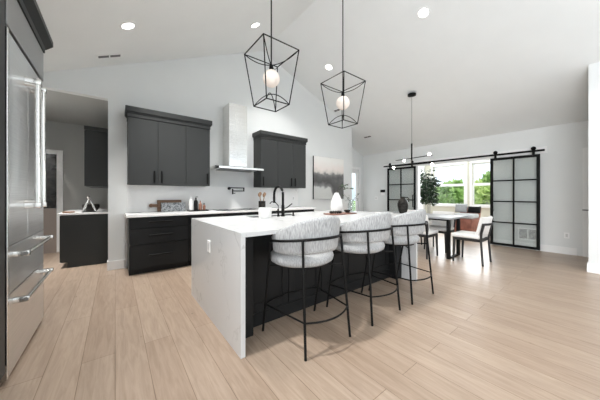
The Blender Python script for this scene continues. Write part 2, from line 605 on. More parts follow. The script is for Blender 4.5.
# baseboards and trim
bb = MB()
bb.box(OX + 0.001, 0.155, WY - 0.016, WY - 0.001, 0, 0.14)
bb.box(3.79, 5.80, WY - 0.016, WY - 0.001, 0, 0.14)
bb.box(OX - 0.012, OX - 0.0005, WY - 0.016, WY + 0.12, 0, 0.14)
bb.build('baseboard_kitchen', M['trim'], kind='structure')
bb = MB()
bb.box(FX - 0.016, FX - 0.001, 0.42, 1.73, 0, 0.14)
bb.box(FX - 0.016, FX - 0.001, 3.67, 5.60, 0, 0.14)
bb.build('baseboard_far', M['trim'], kind='structure')
bb = MB()
bb.box(5.824, 5.839, -4.0, 0.236, 0, 0.14)
bb.box(5.839, 5.96, 0.221, 0.236, 0, 0.14)
bb.build('baseboard_stub', M['trim'], kind='structure')
t = MB()
t.box(FX - 0.018, FX - 0.001, 0.83, 4.74, 2.095, 2.235, 0.003)
t.build('trim_1', M['trim'], kind='structure')
t = MB()
t.box(FX - 0.016, FX - 0.001, 3.581, 3.66, 0, 2.093)
t.box(FX - 0.016, FX - 0.001, 1.735, 1.799, 0, 2.093)
t.box(FX + 0.001, FX + 0.119, 3.565, 3.579, 0, 2.079)
t.build('trim_2', M['trim'], kind='structure')

# door in the hall recess
d = struct('door_1')
f = MB()
f.box(6.10, 6.179, 5.575, 5.600, 0, 2.20); f.box(7.001, 7.08, 5.575, 5.600, 0, 2.20); f.box(6.179, 7.001, 5.575, 5.600, 2.121, 2.20)
f.build('door_casing', M['trim'], d)
f = MB()
f.box(6.185, 6.29, 5.62, 5.66, 0.005, 2.115); f.box(6.89, 6.995, 5.62, 5.66, 0.005, 2.115)
f.box(6.29, 6.89, 5.62, 5.66, 0.005, 0.25); f.box(6.29, 6.89, 5.62, 5.66, 1.98, 2.115)
f.build('door_slab', M['trim'], d)
B(6.291, 6.889, 5.637, 5.643, 0.251, 1.979).build('door_pane', M['glass'], d)
MB().tube([(6.24, 5.62, 1.0), (6.24, 5.57, 1.0), (6.34, 5.57, 1.0)], .010).build('door_handle', M['black'], d)
# door in the far wall beside the stub wall
d = struct('door_2')
f = MB()
f.box(FX - 0.022, FX - 0.001, 0.27, 0.345, 0, 2.12); f.box(FX - 0.022, FX - 0.001, -0.62, -0.54, 0, 2.12); f.box(FX - 0.022, FX - 0.001, -0.54, 0.27, 2.05, 2.12)
f.build('door_casing', M['trim'], d)
B(FX - 0.03, FX - 0.001, -0.535, 0.265, 0.005, 2.045).build('door_slab', M['trim'], d)
f = MB()
f.box(FX - 0.045, FX - 0.03, 0.19, 0.25, 0.88, 0.94, 0.003)
f.tube([(FX - 0.045, 0.22, 0.91), (FX - 0.085, 0.22, 0.91), (FX - 0.085, 0.345, 0.91)], 0.010)
f.build('door_handle', M['black'], d)
# glazed door at the back of the pantry
d = struct('door_3')
f = MB()
f.box(-0.97, -0.875, 7.075, 7.10, 0, 2.14); f.box(LX + 0.001, LX + 0.06, 7.075, 7.10, 0, 2.14); f.box(LX + 0.06, -0.97, 7.075, 7.10, 2.05, 2.14)
f.build('door_casing', M['trim'], d)
B(LX + 0.061, -0.971, 7.08, 7.10, 0.0, 0.92).build('door_lower_panel', M['taupe'], d)
B(LX + 0.061, -0.971, 7.08, 7.10, 0.925, 2.049).build('door_pane', M['dark_glass'], d)

# outside
B(9.9, 60, -30, 40, -0.5, -0.3).build('ground', M['grass'], kind='structure')
def tree(loc, h, r, mt, label, n=2600):
    root = thing('tree', label, 'tree', loc, group='trees outside the windows')
    x, y, z = loc
    MB().tube([(x, y, z), (x + .05, y, z + h * .3), (x, y + .06, z + h * .6)], 0.12, r2=0.05).build('trunk', M['twig'], root, True)
    f = MB()
    cs = []
    for _ in range(16):
        a = random.uniform(0, 2 * PI); q = r * math.sqrt(random.random()) * .75
        cs.append((x + q * math.cos(a), y + q * math.sin(a), z + h * random.uniform(.28, .86), r * random.uniform(.28, .45)))
    for _ in range(n):
        cx, cy, cz, rr = random.choice(cs)
        v = Vector((random.gauss(0, 1), random.gauss(0, 1), random.gauss(0, 1))).normalized() * rr * random.uniform(.7, 1)
        f.leaf((cx + v.x, cy + v.y, cz + v.z), v + Vector((0, 0, random.uniform(-.3, .3))), random.uniform(.18, .34), random.uniform(.06, .12))
    f.build('foliage', mt, root)
tree((17.0, 6.3, -0.3), 2.45, 0.9, M['tree_a'], 'green leafy tree outside, seen in the middle of the left window')
tree((16.2, 8.5, -0.3), 2.1, 1.0, M['tree_b'], 'pale green leafy tree outside, at the left edge of the left window')
tree((23.0, 6.6, -0.3), 2.5, 1.2, M['tree_b'], 'pale green leafy tree outside, behind the post between the two windows')
tree((20.0, 4.6, -0.3), 3.3, 0.8, M['tree_a'], 'tallest green tree outside, seen through the right window')
tree((15.4, 3.4, -0.3), 1.9, 0.8, M['tree_b'], 'low yellow green bush outside, at the bottom of the right window')
tree((23.5, 9.8, -0.3), 2.3, 1.4, M['tree_a'], 'dim green tree farther back outside the left window')

# ------------------------------------------------------------------ refrigerator wall
FXF = -0.54
fr = thing('refrigerator', 'tall stainless steel french door refrigerator with two freezer drawers and bar handles', 'refrigerator', (-0.94, 2.82, 0))
B(LX + 0.03, FXF - 0.031, 2.35, 3.30, 0.03, 2.555).build('body', M['black'], fr)
B(LX + 0.08, FXF - 0.05, 2.37, 3.28, 0, 0.029).build('toe_grille', M['black'], fr)
B(FXF - 0.03, FXF + 0.003, 2.322, 2.349, 0.03, 2.262, 0.003).build('side_trim', M['steel_bright'], fr)
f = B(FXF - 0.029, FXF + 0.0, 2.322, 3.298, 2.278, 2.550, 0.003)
f.build('top_grille', M['steel_shaded'], fr)
def bar_handle(p0, p1, off, parent, name='handle', r=0.014):
    m = MB()
    p0 = Vector(p0); p1 = Vector(p1); off = Vector(off)
    m.tube([p0 + off, p1 + off], r, 12)
    d_ = (p1 - p0).normalized()
    for q in (p0 + d_ * 0.05, p1 - d_ * 0.05):
        m.tube([q, q + off], r * 0.95, 10)
    for q in (p0 + d_ * .02, p1 - d_ * .02):
        e_ = Vector((r * 1.25,) * 3)
        lo_, hi_ = q + off * .3 - e_, q + off + e_
        m.box(q.x, hi_.x, lo_.y, hi_.y, lo_.z, hi_.z, .003)
    return m.build(name, M['steel_bright'], parent, True)
for y0, y1, hy in ((2.352, 2.783, 2.70), (2.787, 3.298, 2.868)):
    dd = B(FXF - 0.029, FXF, y0, y1, 0.872, 2.246, 0.004).build('door', M['steel'], fr)
    bar_handle((FXF, hy, 1.10), (FXF, hy, 2.09), (0.068, 0, 0), dd, r=.016)
for z0, z1, hz in ((0.560, 0.866, 0.805), (0.035, 0.554, 0.495)):
    dd = B(FXF - 0.029, FXF, 2.352, 3.298, z0, z1, 0.004).build('freezer_drawer', M['steel'], fr)
    bar_handle((FXF, 2.42, hz), (FXF, 3.23, hz), (0.06, 0, 0), dd)
cm = thing('crown_molding', 'charcoal crown molding running above the stainless refrigerator', 'molding', (-0.94, 2.6, 2.56))
m = MB()
m.box(LX + 0.2, FXF + 0.006, 1.50, 3.325, 2.562, 2.615)
m.prism([(LX + 0.2, 2.615), (FXF + 0.006, 2.615), (FXF + 0.055, 2.66), (FXF + 0.055, 2.705), (LX + 0.2, 2.705)], 'y', 1.50, 3.37)
m.build('molding', M['charcoal'], cm)
ca = thing('tall_cabinet', 'tall charcoal pantry cabinet at the left edge, beside the refrigerator', 'cabinet', (-0.94, 1.9, 0))
B(LX + 0.002, FXF - 0.022, 1.50, 2.315, 0.1, 2.56).build('body', M['black_cab'], ca)
B(LX + 0.002, FXF - 0.08, 1.50, 2.315, 0, 0.099).build('toe_kick', M['black_cab'], ca)
dd = B(FXF - 0.021, FXF + 0.004, 1.502, 2.272, 0.105, 2.545, 0.002).build('door', M['charcoal'], ca)
m = MB().tube([(FXF + .004, 1.56, 1.0), (FXF + .035, 1.56, 1.0), (FXF + .035, 1.56, 1.3), (FXF + .004, 1.56, 1.3)], .006)
m.build('handle', M['black'], dd)

# ------------------------------------------------------------------ pantry cabinets
PY = 5.45
pb = thing('base_cabinet', 'charcoal base cabinet seen end on through the pantry opening', 'cabinet', (-0.42, 6.0, 0))
m = MB()
m.prism([(-0.695, 0.095), (-0.695, 0.868), (OX - 0.002, 0.868), (OX - 0.002, 0), (-0.62, 0), (-0.62, 0.095)], 'y', PY, 6.7)
m.build('body', M['charcoal'], pb)
for y0, y1 in ((PY + .01, 6.05), (6.06, 6.69)):
    B(-0.715, -0.696, y0, y1, 0.10, 0.86, 0.002).build('door', M['charcoal'], pb)
tag(B(-0.735, OX - 0.002, PY - 0.02, 6.7, 0.869, 0.899, 0.003).build('countertop', M['splash']), 'white countertop on the pantry base cabinet', 'countertop')
pu = thing('wall_cabinet', 'charcoal wall cabinet hanging inside the pantry opening', 'cabinet', (-0.25, 6.0, 1.35))
B(-0.395, OX - 0.002, PY, 6.7, 1.35, 2.31).build('body', M['charcoal'], pu)
for y0, y1 in ((PY + .01, 6.05), (6.06, 6.69)):
    B(-0.415, -0.396, y0, y1, 1.355, 2.30, 0.002).build('door', M['charcoal'], pu)
B(-0.417, OX - 0.002, PY - 0.02, 6.7, 2.311, 2.375, 0.004).build('cornice', M['charcoal'], pu)
# pantry decor
nk = thing('sculpture', 'silver looped sculpture standing on the pantry counter', 'sculpture', (-0.36, 5.62, 0.90))
m = MB()
for sx, tp in ((-1, 0), (1, 0)):
    m.tube([(-0.36 + sx * .085, 5.62, .905), (-0.36 + sx * .055, 5.62, .99), (-0.36 + sx * .03, 5.62, 1.07), (-0.365, 5.62, 1.13), (-0.372, 5.62, 1.15)], 0.019, 8, 0.010)
m.ball((-0.372, 5.62, 1.16), 0.022)
m.build('figure', M['steel_bright'], nk, True)
m = MB().box(-0.46, -0.27, 5.58, 5.66, .9, .915, .003)
m.build('plinth', M['black'], nk)
kt = thing('bowl', 'black round bowl behind the silver sculpture on the pantry counter', 'bowl', (-0.35, 5.80, .9))
MB().lathe([(0, 0), (.05, 0), (.1, .03), (.125, .09), (.12, .13), (.105, .135), (.11, .09), (.08, .03), (0, .02)], (-0.35, 5.80, .9)).build('bowl_body', M['dark_glaze'], kt, True)
tr = thing('tray', 'small low bronze tray on the left of the pantry counter', 'tray', (-0.62, 5.58, .9))
MB().lathe([(0, 0), (.07, 0), (.085, .022), (.08, .022), (.066, .006), (0, .006)], (-0.62, 5.58, .9)).build('dish', M['board_wood'], tr, True)

# ------------------------------------------------------------------ back wall base cabinets
CF = 4.30
def base_unit(x0, x1, label, rows, group='base cabinets along the kitchen wall'):
    o = thing('base_cabinet', label, 'cabinet', ((x0 + x1) / 2, 4.6, 0), group=group)
    B(x0 + .0005, x1 - .0005, CF + .021, WY - .002, .09, .868).build('body', M['black_cab'], o)
    B(x0 + .0005, x1 - .0005, CF + .085, WY - .002, 0, .089).build('toe_kick', M['black_cab'], o)
    for kind, z0, z1, cols in rows:
        w = (x1 - x0) / cols
        for c_ in range(cols):
            a = x0 + c_ * w + .003; b_ = x0 + (c_ + 1) * w - .003
            fm = M['black_cab']
            d_ = MB()
            d_.box(a, b_, CF, CF + .02, z0, z1, .0015)
            dd_ = d_.build(kind, fm, o)
            m_ = MB()
            if kind == 'drawer':
                zc = (z0 + z1) / 2 + .01
                xc = (a + b_) / 2
                hw = min(.16, (b_ - a) * .3)
                m_.tube([(xc - hw, CF - .03, zc), (xc + hw, CF - .03, zc)], .016, flat=.8)
                for s_ in (-1, 1):
                    m_.tube([(xc + s_ * (hw - .02), CF + .001, zc), (xc + s_ * (hw - .02), CF - .03, zc)], .006)
            else:
                xh = b_ - .05 if c_ % 2 == 0 else a + .05
                m_.tube([(xh, CF - .03, z1 - .22), (xh, CF - .03, z1 - .05)], .007)
                for zz in (z1 - .2, z1 - .07):
                    m_.tube([(xh, CF + .001, zz), (xh, CF - .03, zz)], .006)
            m_.build('handle', M['black'], dd_)
    return o
base_unit(.16, .975, 'black three drawer base cabinet at the left end of the kitchen run', [('drawer', .704, .860, 1), ('drawer', .464, .694, 1), ('drawer', .10, .454, 1)])
base_unit(.98, 1.515, 'black base cabinet just right of the three drawer unit, half hidden by the island', [('drawer', .702, .862, 1), ('door', .10, .696, 1)])
base_unit(1.52, 2.42, 'black base cabinet under the cooktop and range hood', [('drawer', .702, .862, 1), ('drawer', .40, .696, 1), ('drawer', .10, .394, 1)])
base_unit(2.425, 3.085, 'black base cabinet under the dark utensil crock', [('drawer', .702, .862, 1), ('door', .10, .696, 2)])
base_unit(3.09, 3.74, 'black base cabinet at the right end of the kitchen run', [('drawer', .702, .862, 1), ('door', .10, .696, 2)])
tag(B(.125, 3.765, CF - .03, WY - .014, .869, .905, .003).build('countertop', M['splash']), 'long white countertop on the black cabinets along the kitchen wall', 'countertop')
tag(B(.155, 3.70, WY - .013, WY - .001, .9065, 1.368).build('backsplash', M['splash']), 'white marbled backsplash slab behind the kitchen wall counter', 'backsplash')

# upper cabinets
UF = 4.55
def upper_unit(x0, x1, label, doors, hs):
    o = thing('wall_cabinet', label, 'cabinet', ((x0 + x1) / 2, 4.72, 1.37), group='wall cabinets beside the range hood')
    B(x0 + .0005, x1 - .0005, UF + .021, WY - .002, 1.37, 2.415).build('body', M['black_cab'] if False else M['charcoal'], o)
    for (a, b_), h_ in zip(doors, hs):
        m_ = MB()
        a += .0025; b_ -= .0025
        m_.box(a, b_, UF, UF + .02, 1.365, 2.405, .0015)
        dd_ = m_.build('door', M['charcoal'], o)
        xh = b_ - .05 if h_ > 0 else a + .05
        m_ = MB()
        m_.tube([(xh, UF - .028, 1.40), (xh, UF - .028, 1.59)], .012)
        for zz in (1.43, 1.56):
            m_.tube([(xh, UF + .001, zz), (xh, UF - .028, zz)], .007)
        m_.build('handle', M['black'], dd_)
    return o
upper_unit(.157, .983, 'charcoal two door wall cabinet at the left end, above the wood cutting boards', [(.157, .558), (.558, .983)], (1, -1))
upper_unit(.984, 1.395, 'charcoal single door wall cabinet just left of the range hood', [(.984, 1.395)], (1,))
upper_unit(2.457, 2.882, 'charcoal single door wall cabinet just right of the range hood', [(2.457, 2.882)], (-1,))
upper_unit(2.883, 3.685, 'charcoal two door wall cabinet beside the abstract painting', [(2.883, 3.295), (3.295, 3.685)], (1, -1))
def crown(x0, x1, label):
    o = thing('crown_molding', label, 'molding', ((x0 + x1) / 2, 4.7, 2.416))
    m_ = MB()
    m_.box(x0 - .006, x1 + .006, UF - .006, WY - .002, 2.4165, 2.475)
    m_.build('frieze', M['charcoal'], o)
    m_ = MB()
    e = .034
    m_.box(x0 - .02, x1 + .02, UF - .02, WY - .002, 2.476, 2.492)
    m_.box(x0 - e, x1 + e, UF - e, WY - .002, 2.4921, 2.575, .006)
    m_.build('cornice', M['charcoal'], o)
crown(.157, 1.395, 'charcoal crown molding across the wall cabinets left of the range hood')
crown(2.457, 3.685, 'charcoal crown molding across the wall cabinets right of the range hood')

# range hood
hd = thing('range_hood', 'stainless steel chimney range hood on the wall above the cooktop', 'range hood', (1.95, 4.64, 1.69))
m = MB()
m.box(1.755, 2.13, 4.53, WY - .002, 1.765, 3.00, .003)
m.build('chimney', M['steel_bright'], hd)
m = MB()
m.prism([(4.36, 1.700), (4.36, 1.735), (4.56, 1.763), (WY - .002, 1.763), (WY - .002, 1.700)], 'x', 1.50, 2.415)
m.build('canopy', M['steel_bright'], hd)
B(1.60, 2.31, 4.45, 4.84, 1.692, 1.6995).build('grease_filter', M['steel_dark'], hd)
# pot filler
pf = thing('pot_filler', 'matte black folding pot filler tap on the backsplash below the range hood', 'tap', (1.90, 4.86, 1.30))
m = MB()
m.tube([(1.885, WY - .014, 1.338), (1.885, WY - .026, 1.338)], .03, 16)
m.tube([(1.885, WY - .02, 1.338), (1.885, WY - .08, 1.338)], .012)
m.tube([(1.885, WY - .08, 1.32), (1.885, WY - .08, 1.362)], .015)
m.build('wall_mount', M['black'], pf, True)
m = MB()
m.tube([(1.885, WY - .08, 1.350), (2.185, WY - .09, 1.350)], .010)
m.tube([(2.185, WY - .09, 1.275), (2.185, WY - .09, 1.36)], .014)
m.tube([(2.185, WY - .09, 1.285), (1.93, WY - .105, 1.285)], .010)
m.build('arm', M['black'], pf, True)
m = MB()
m.tube([(1.93, WY - .105, 1.325), (1.93, WY - .105, 1.215)], .013, 10)
m.tube([(1.93, WY - .105, 1.235), (1.985, WY - .11, 1.235)], .007)
m.build('spout', M['black'], pf, True)
# cooktop
ck = thing('cooktop', 'black glass cooktop set on the counter under the range hood', 'cooktop', (1.95, 4.58, .905))
B(1.53, 2.40, 4.32, 4.82, .9055, .914, .002).build('glass_top', M['glass_black'], ck)
m = MB()
for x, y, r in ((1.70, 4.46, .075), (1.70, 4.69, .09), (1.96, 4.58, .12), (2.22, 4.46, .075), (2.22, 4.69, .09)):
    m.tube([(x + r * math.cos(a * PI / 16), y + r * math.sin(a * PI / 16), .9148) for a in range(32)], .0016, 6, closed=True)
m.build('burner_ring', M['steel_dark'], ck)

# ------------------------------------------------------------------ island
IX0, IX1, IY0, IY1 = .728, 3.345, 1.655, 3.09
isl = thing('kitchen_island', 'long black kitchen island cabinet under the white waterfall worktop', 'kitchen island', (2.05, 2.5, 0))
B(.766, 1.34, 2.00, 3.03, .10, .885).box(2.16, 3.303, 2.00, 3.03, .10, .885).box(1.34, 2.16, 2.00, 3.03, .10, .862).build('body', M['black_cab'], isl)
B(.766, 3.303, 2.03, 2.97, 0, .099).build('toe_kick', M['black_cab'], isl)
B(.766, .935, 1.865, 1.999, 0, .885, .003).build('corner_post', M['black_cab'], isl)
B(3.165, 3.303, 1.865, 1.999, 0, .885, .003).build('corner_post', M['black_cab'], isl)
m = MB()
m.box(.936, 3.164, 1.978, 1.999, 0, .105)
m.box(.936, 3.164, 1.974, 1.999, .105, .118, .003)
m.build('base_trim', M['black_cab'], isl)
npan = 5
w_ = (3.164 - .936) / npan
for i in range(npan):
    a = .936 + i * w_ + .004; b_ = .936 + (i + 1) * w_ - .004
    m = MB()
    m.box(a, b_, 1.992, 1.999, .12, .883)
    m.box(a, a + .07, 1.980, 1.992, .12, .883, .002); m.box(b_ - .07, b_, 1.980, 1.992, .12, .883, .002)
    m.box(a + .07, b_ - .07, 1.980, 1.992, .12, .20, .002); m.box(a + .07, b_ - .07, 1.980, 1.992, .79, .883, .002)
    m.build('back_panel', M['black_cab'], isl)
for i in range(4):
    a = .80 + i * .626 + .003
    dd = B(a, a + .62, 3.031, 3.05, .11, .86, .0015).build('door', M['black_cab'], isl)
    MB().tube([(a + .55, 3.05, .6), (a + .55, 3.08, .6), (a + .55, 3.08, .78), (a + .55, 3.05, .78)], .006).build('handle', M['black'], dd)
wt = thing('island_worktop', 'thick white veined waterfall worktop wrapping the black island', 'worktop', (2.05, 2.37, 0))
SX0, SX1, SY0, SY1 = 1.36, 2.14, 2.72, 3.02
m = MB()
zt0, zt1 = .886, .92
m.box(IX0, SX0, IY0, IY1, zt0, zt1)
m.box(SX1, IX1, IY0, IY1, zt0, zt1)
m.box(SX0, SX1, IY0, SY0, zt0, zt1)
m.box(SX0, SX1, SY1, IY1, zt0, zt1)
m.build('top_slab', M['marble'], wt)
B(IX0, IX0 + .036, IY0, IY1, 0, .8855).build('waterfall_end', M['marble'], wt)
B(IX1 - .040, IX1, IY0, IY1, 0, .8855).build('waterfall_end', M['marble'], wt)
sk = thing('sink', 'undermount dark steel sink in the island worktop behind the black faucet', 'sink', (1.75, 2.87, .70))
m = MB()
m.box(SX0 + .004, SX1 - .004, SY0 + .004, SY1 - .004, .8695 - .0, .8705)
m.bm.clear()
for (a, b_, c_, d_, e_, f_) in ((SX0 + .002, SX0 + .012, SY0 + .002, SY1 - .002, .872, .905), (SX1 - .012, SX1 - .002, SY0 + .002, SY1 - .002, .872, .905),
                               (SX0 + .012, SX1 - .012, SY0 + .002, SY0 + .012, .872, .905), (SX0 + .012, SX1 - .012, SY1 - .012, SY1 - .002, .872, .905),
                               (SX0 + .012, SX1 - .012, SY0 + .012, SY1 - .012, .872, .878)):
    m.box(a, b_, c_, d_, e_, f_)
m.build('basin', M['steel_dark'], sk)
MB().lathe([(0, .878), (.035, .878), (.035, .882), (.02, .880), (0, .880)], (1.75, 2.87, 0)).build('drain', M['steel'], sk, True)
# faucet
fa = thing('faucet', 'tall matte black gooseneck faucet beside the island sink', 'faucet', (1.75, 2.64, .92))
MB().lathe([(0, 0), (.026, 0), (.026, .012), (.021, .02), (.021, .14), (.016, .15), (0, .15)], (1.75, 2.64, .92)).build('base', M['black'], fa, True)
pts = [(1.75, 2.64, 1.06), (1.75, 2.64, 1.20)]
for i in range(13):
    a = PI - PI * i / 12
    pts.append((1.75, 2.75 + .11 * math.cos(a), 1.205 + .11 * math.sin(a)))
pts += [(1.75, 2.86, 1.17)]
MB().tube(pts, .0165, 12).build('neck', M['black'], fa, True)
MB().tube([(1.75, 2.86, 1.172), (1.75, 2.86, 1.09)], .018, 12, .016).build('spray_head', M['black'], fa, True)
MB().tube([(1.765, 2.64, 1.02), (1.80, 2.63, 1.03), (1.87, 2.60, 1.085)], .007).build('lever', M['black'], fa, True)
f2 = thing('water_tap', 'small black filtered water tap with a thin curved spout, left of the gooseneck faucet', 'tap', (1.66, 2.65, .92))
MB().lathe([(0, 0), (.018, 0), (.018, .01), (.012, .02), (.012, .10), (0, .10)], (1.69, 2.66, .92)).build('base', M['black'], f2, True)
MB().tube([(1.69, 2.66, 1.0), (1.69, 2.66, 1.06), (1.67, 2.70, 1.105), (1.65, 2.76, 1.11), (1.64, 2.79, 1.085)], .006).build('spout', M['black'], f2, True)
MB().tube([(1.69, 2.66, 1.00), (1.62, 2.64, .985)], .005).build('lever', M['black'], f2, True)
sd = thing('soap_dispenser', 'short black soap dispenser pump right of the faucet', 'soap dispenser', (1.91, 2.63, .92))
MB().lathe([(0, 0), (.02, 0), (.02, .008), (.011, .014), (.011, .055), (0, .055)], (1.91, 2.63, .92)).build('base', M['black'], sd, True)
MB().tube([(1.91, 2.63, .97), (1.91, 2.63, .985), (1.91, 2.70, .982)], .007).build('nozzle', M['black'], sd, True)

def plate(name, label, cx, cy, cz, face, w=.075, h=.115, toggles=1):
    """wall plate; face = 'y' (on a wall of constant y, seen from -y) or 'x'"""
    o = thing(name, label, 'electrical plate', (cx, cy, cz - h / 2))
    m_ = MB(); m2 = MB()
    if face == 'y':
        m_.box(cx - w / 2, cx + w / 2, cy - .007, cy, cz - h / 2, cz + h / 2, .002)
        for i in range(toggles):
            x = cx + (i - (toggles - 1) / 2) * .045
            m2.box(x - .016, x + .016, cy - .010, cy - .0071, cz - .033, cz + .033, .001)
    else:
        m_.box(cx - .007, cx, cy - w / 2, cy + w / 2, cz - h / 2, cz + h / 2, .002)
        for i in range(toggles):
            y = cy + (i - (toggles - 1) / 2) * .045
            m2.box(cx - .010, cx - .0071, y - .016, y + .016, cz - .033, cz + .033, .001)
    m_.build('cover_plate', M['white_plastic'], o)
    m2.build('insert', M['white_glaze'], o)
plate('outlet', 'white outlet on the marble end panel of the island', IX0 - .0005, 2.40, .70, 'x')
plate('outlet', 'white outlet on the backsplash under the right wall cabinets', 3.55, WY - .0135, 1.12, 'y')
plate('light_switch', 'white light switch below the black thermostat', FX - .001, 5.03, 1.09, 'x', toggles=2, w=.115)
plate('outlet', 'white outlet low on the far wall right of the barn door', FX - .001, .555, .38, 'x')
th = thing('thermostat', 'black wall panel thermostat left of the far barn door', 'thermostat', (FX, 4.77, 1.2))
B(FX - .02, FX - .001, 4.68, 4.86, 1.29, 1.38, .004).build('screen', M['black'], th)
B(FX - .016, FX - .001, 4.70, 4.83, 1.19, 1.285, .004).build('base_plate', M['white_plastic'], th)

# ------------------------------------------------------------------ bar stools
def make_stool():
    o = thing('bar_stool', 'x', 'bar stool', (0, 0, 0), group='bar stools along the island')
    m_ = MB().lathe([(0, .635), (.18, .635), (.245, .642), (.274, .660), (.282, .690), (.274, .716), (.24, .732), (.15, .738), (0, .740)], (0, .08, -.026), 36, 1.04, .98)
    m_.build('seat', M['seat_fabric'], o, 'all')
    secs = []
    NS = 36
    for i in range(NS + 1):
        s = -1 + 2 * i / NS
        th_ = R(-90 + s * 112)
        zt_ = .850 + .185 * max(0, math.cos(s * PI / 2)) ** 1.05
        zb = .738 - .02 * abs(s)
        th2 = .024 * (1 if abs(s) < .94 else max(.25, math.sqrt(max(0, 1 - ((abs(s) - .94) / .06) ** 2))))
        sec = []
        H_ = zt_ - zb
        loop = [(-1, .12), (-1, .5), (-1, .9), (-.6, .98), (0, 1.0), (.6, .98), (1, .9), (1, .5), (1, .12), (.6, .02), (0, 0), (-.6, .02)]
        for u, v in loop:
            z = zb + H_ * v
            r_ = .256 + .030 * v * (.5 + .5 * math.cos(s * PI / 2)) + u * th2
            sec.append((r_ * 1.04 * math.cos(th_), .035 + r_ * math.sin(th_), z))
        secs.append(sec)
    m_ = MB().sweep(secs)
    m_.build('backrest', M['seat_fabric'], o, 'all')
    band = []
    for i in range(29):
        s = -1 + 2 * i / 28
        th_ = R(-90 + s * 108)
        zz = .818 + .045 * math.cos(s * PI / 2)
        r_ = .284 + .030 * (.5 * (.5 + .5 * math.cos(s * PI / 2))) + .010
        band.append((r_ * 1.04 * math.cos(th_), .035 + r_ * math.sin(th_), zz))
    MB().tube(band, .011, 8).build('back_band', M['black'], o, True)
    feet = {}
    for sx in (-1, 1):
        top = Vector((sx * .210, -.198, .858)); foot = Vector((sx * .242, -.272, 0))
        feet[(sx, -1)] = (foot, top)
        topf = Vector((sx * .315, .100, .815)); footf = Vector((sx * .300, .255, 0))
        feet[(sx, 1)] = (footf, topf)
    for kf, (f_, t_) in feet.items():
        MB().tube([f_, t_], .0105, 10).build('leg', M['black'], o, True)
    def at(kf, z):
        f_, t_ = feet[kf]
        return f_ + (t_ - f_) * (z / t_.z)
    m_ = MB()
    z = .255
    for sy, bul in ((-1, .075), (1, .075)):
        a = at((-1, sy), z); b_ = at((1, sy), z)
        m_.tube([a.lerp(b_, q / 12) + Vector((0, sy * bul * (1 - (2 * q / 12 - 1) ** 2), 0)) for q in range(13)], .007)
    for sx in (-1, 1):
        m_.tube([at((sx, -1), z), at((sx, 1), z)], .007)
    m_.build('foot_rest', M['black'], o, True)
    m_ = MB()
    m_.lathe([(0, .595), (.19, .595), (.19, .6125), (0, .6125)], (0, .05, 0))
    for kf in feet:
        p = at(kf, .604)
        m_.tube([(p.x * .6, p.y * .6, .604), p], .008)
    m_.build('seat_frame', M['black'], o, True)
    return o
stool = make_stool()
stool.location = (1.335, 1.625, 0)
stool['label'] = 'light grey barrel back bar stool nearest the waterfall end of the island'
dup(stool, (2.105, 1.615, 0), R(1), 'light grey barrel back bar stool in the middle of the row of three')
dup(stool, (2.825, 1.600, 0), R(-1), 'light grey barrel back bar stool nearest the dining table')

# ------------------------------------------------------------------ island pendants
def make_pendant(x, y, label):
    zc = ceil_z(x)
    o = thing('pendant_light', label, 'pendant light', (x, y, 2.24), group='lantern pendants above the island')
    zt_, zb, ht, hb = 2.85, 2.235, .228, .148
    MB().lathe([(0, -.001), (.065, -.001), (.065, -.022), (.03, -.032), (0, -.032)], (x, y, zc - .035)).build('canopy', M['black'], o, True)
    MB().tube([(x, y, zt_ - .16), (x, y, zc - .02)], .008).build('rod', M['black'], o, True)
    m_ = MB()
    r = .0065
    ct = [Vector((x + sx * ht, y + sy * ht, zt_)) for sx, sy in ((-1, -1), (1, -1), (1, 1), (-1, 1))]
    cb = [Vector((x + sx * hb, y + sy * hb, zb)) for sx, sy in ((-1, -1), (1, -1), (1, 1), (-1, 1))]
    for i in range(4):
        m_.tube([ct[i], ct[(i + 1) % 4]], r, 6)
        m_.tube([cb[i], cb[(i + 1) % 4]], r, 6)
        m_.tube([ct[i], cb[i]], r, 6)
        c0 = Vector((x, y, zt_ - .15)); c1 = Vector((x, y, zb + .13))
        m_.tube([Vector((ct[i].x + (x - ct[i].x) * q, ct[i].y + (y - ct[i].y) * q, zt_ - .15 * (1 - (1 - q) ** 2))) for q in [j / 8 for j in range(9)]], r * .8, 6)
        m_.tube([Vector((cb[i].x + (x - cb[i].x) * q, cb[i].y + (y - cb[i].y) * q, zb + .13 * (1 - (1 - q) ** 2))) for q in [j / 8 for j in range(9)]], r * .8, 6)
    m_.build('lantern_frame', M['black'], o)
    MB().lathe([(0, 0), (.022, 0), (.026, -.05), (.018, -.06), (0, -.06)], (x, y, zt_ - .15)).build('socket', M['black'], o, True)
    MB().ball((x, y, 2.545), .098, 1.0, 24).build('globe', M['globe'], o, 'all')
    return o
make_pendant(1.43, 2.40, 'black open lantern pendant with a globe, nearer the range hood')
make_pendant(2.64, 2.40, 'black open lantern pendant with a globe, nearer the dining table')

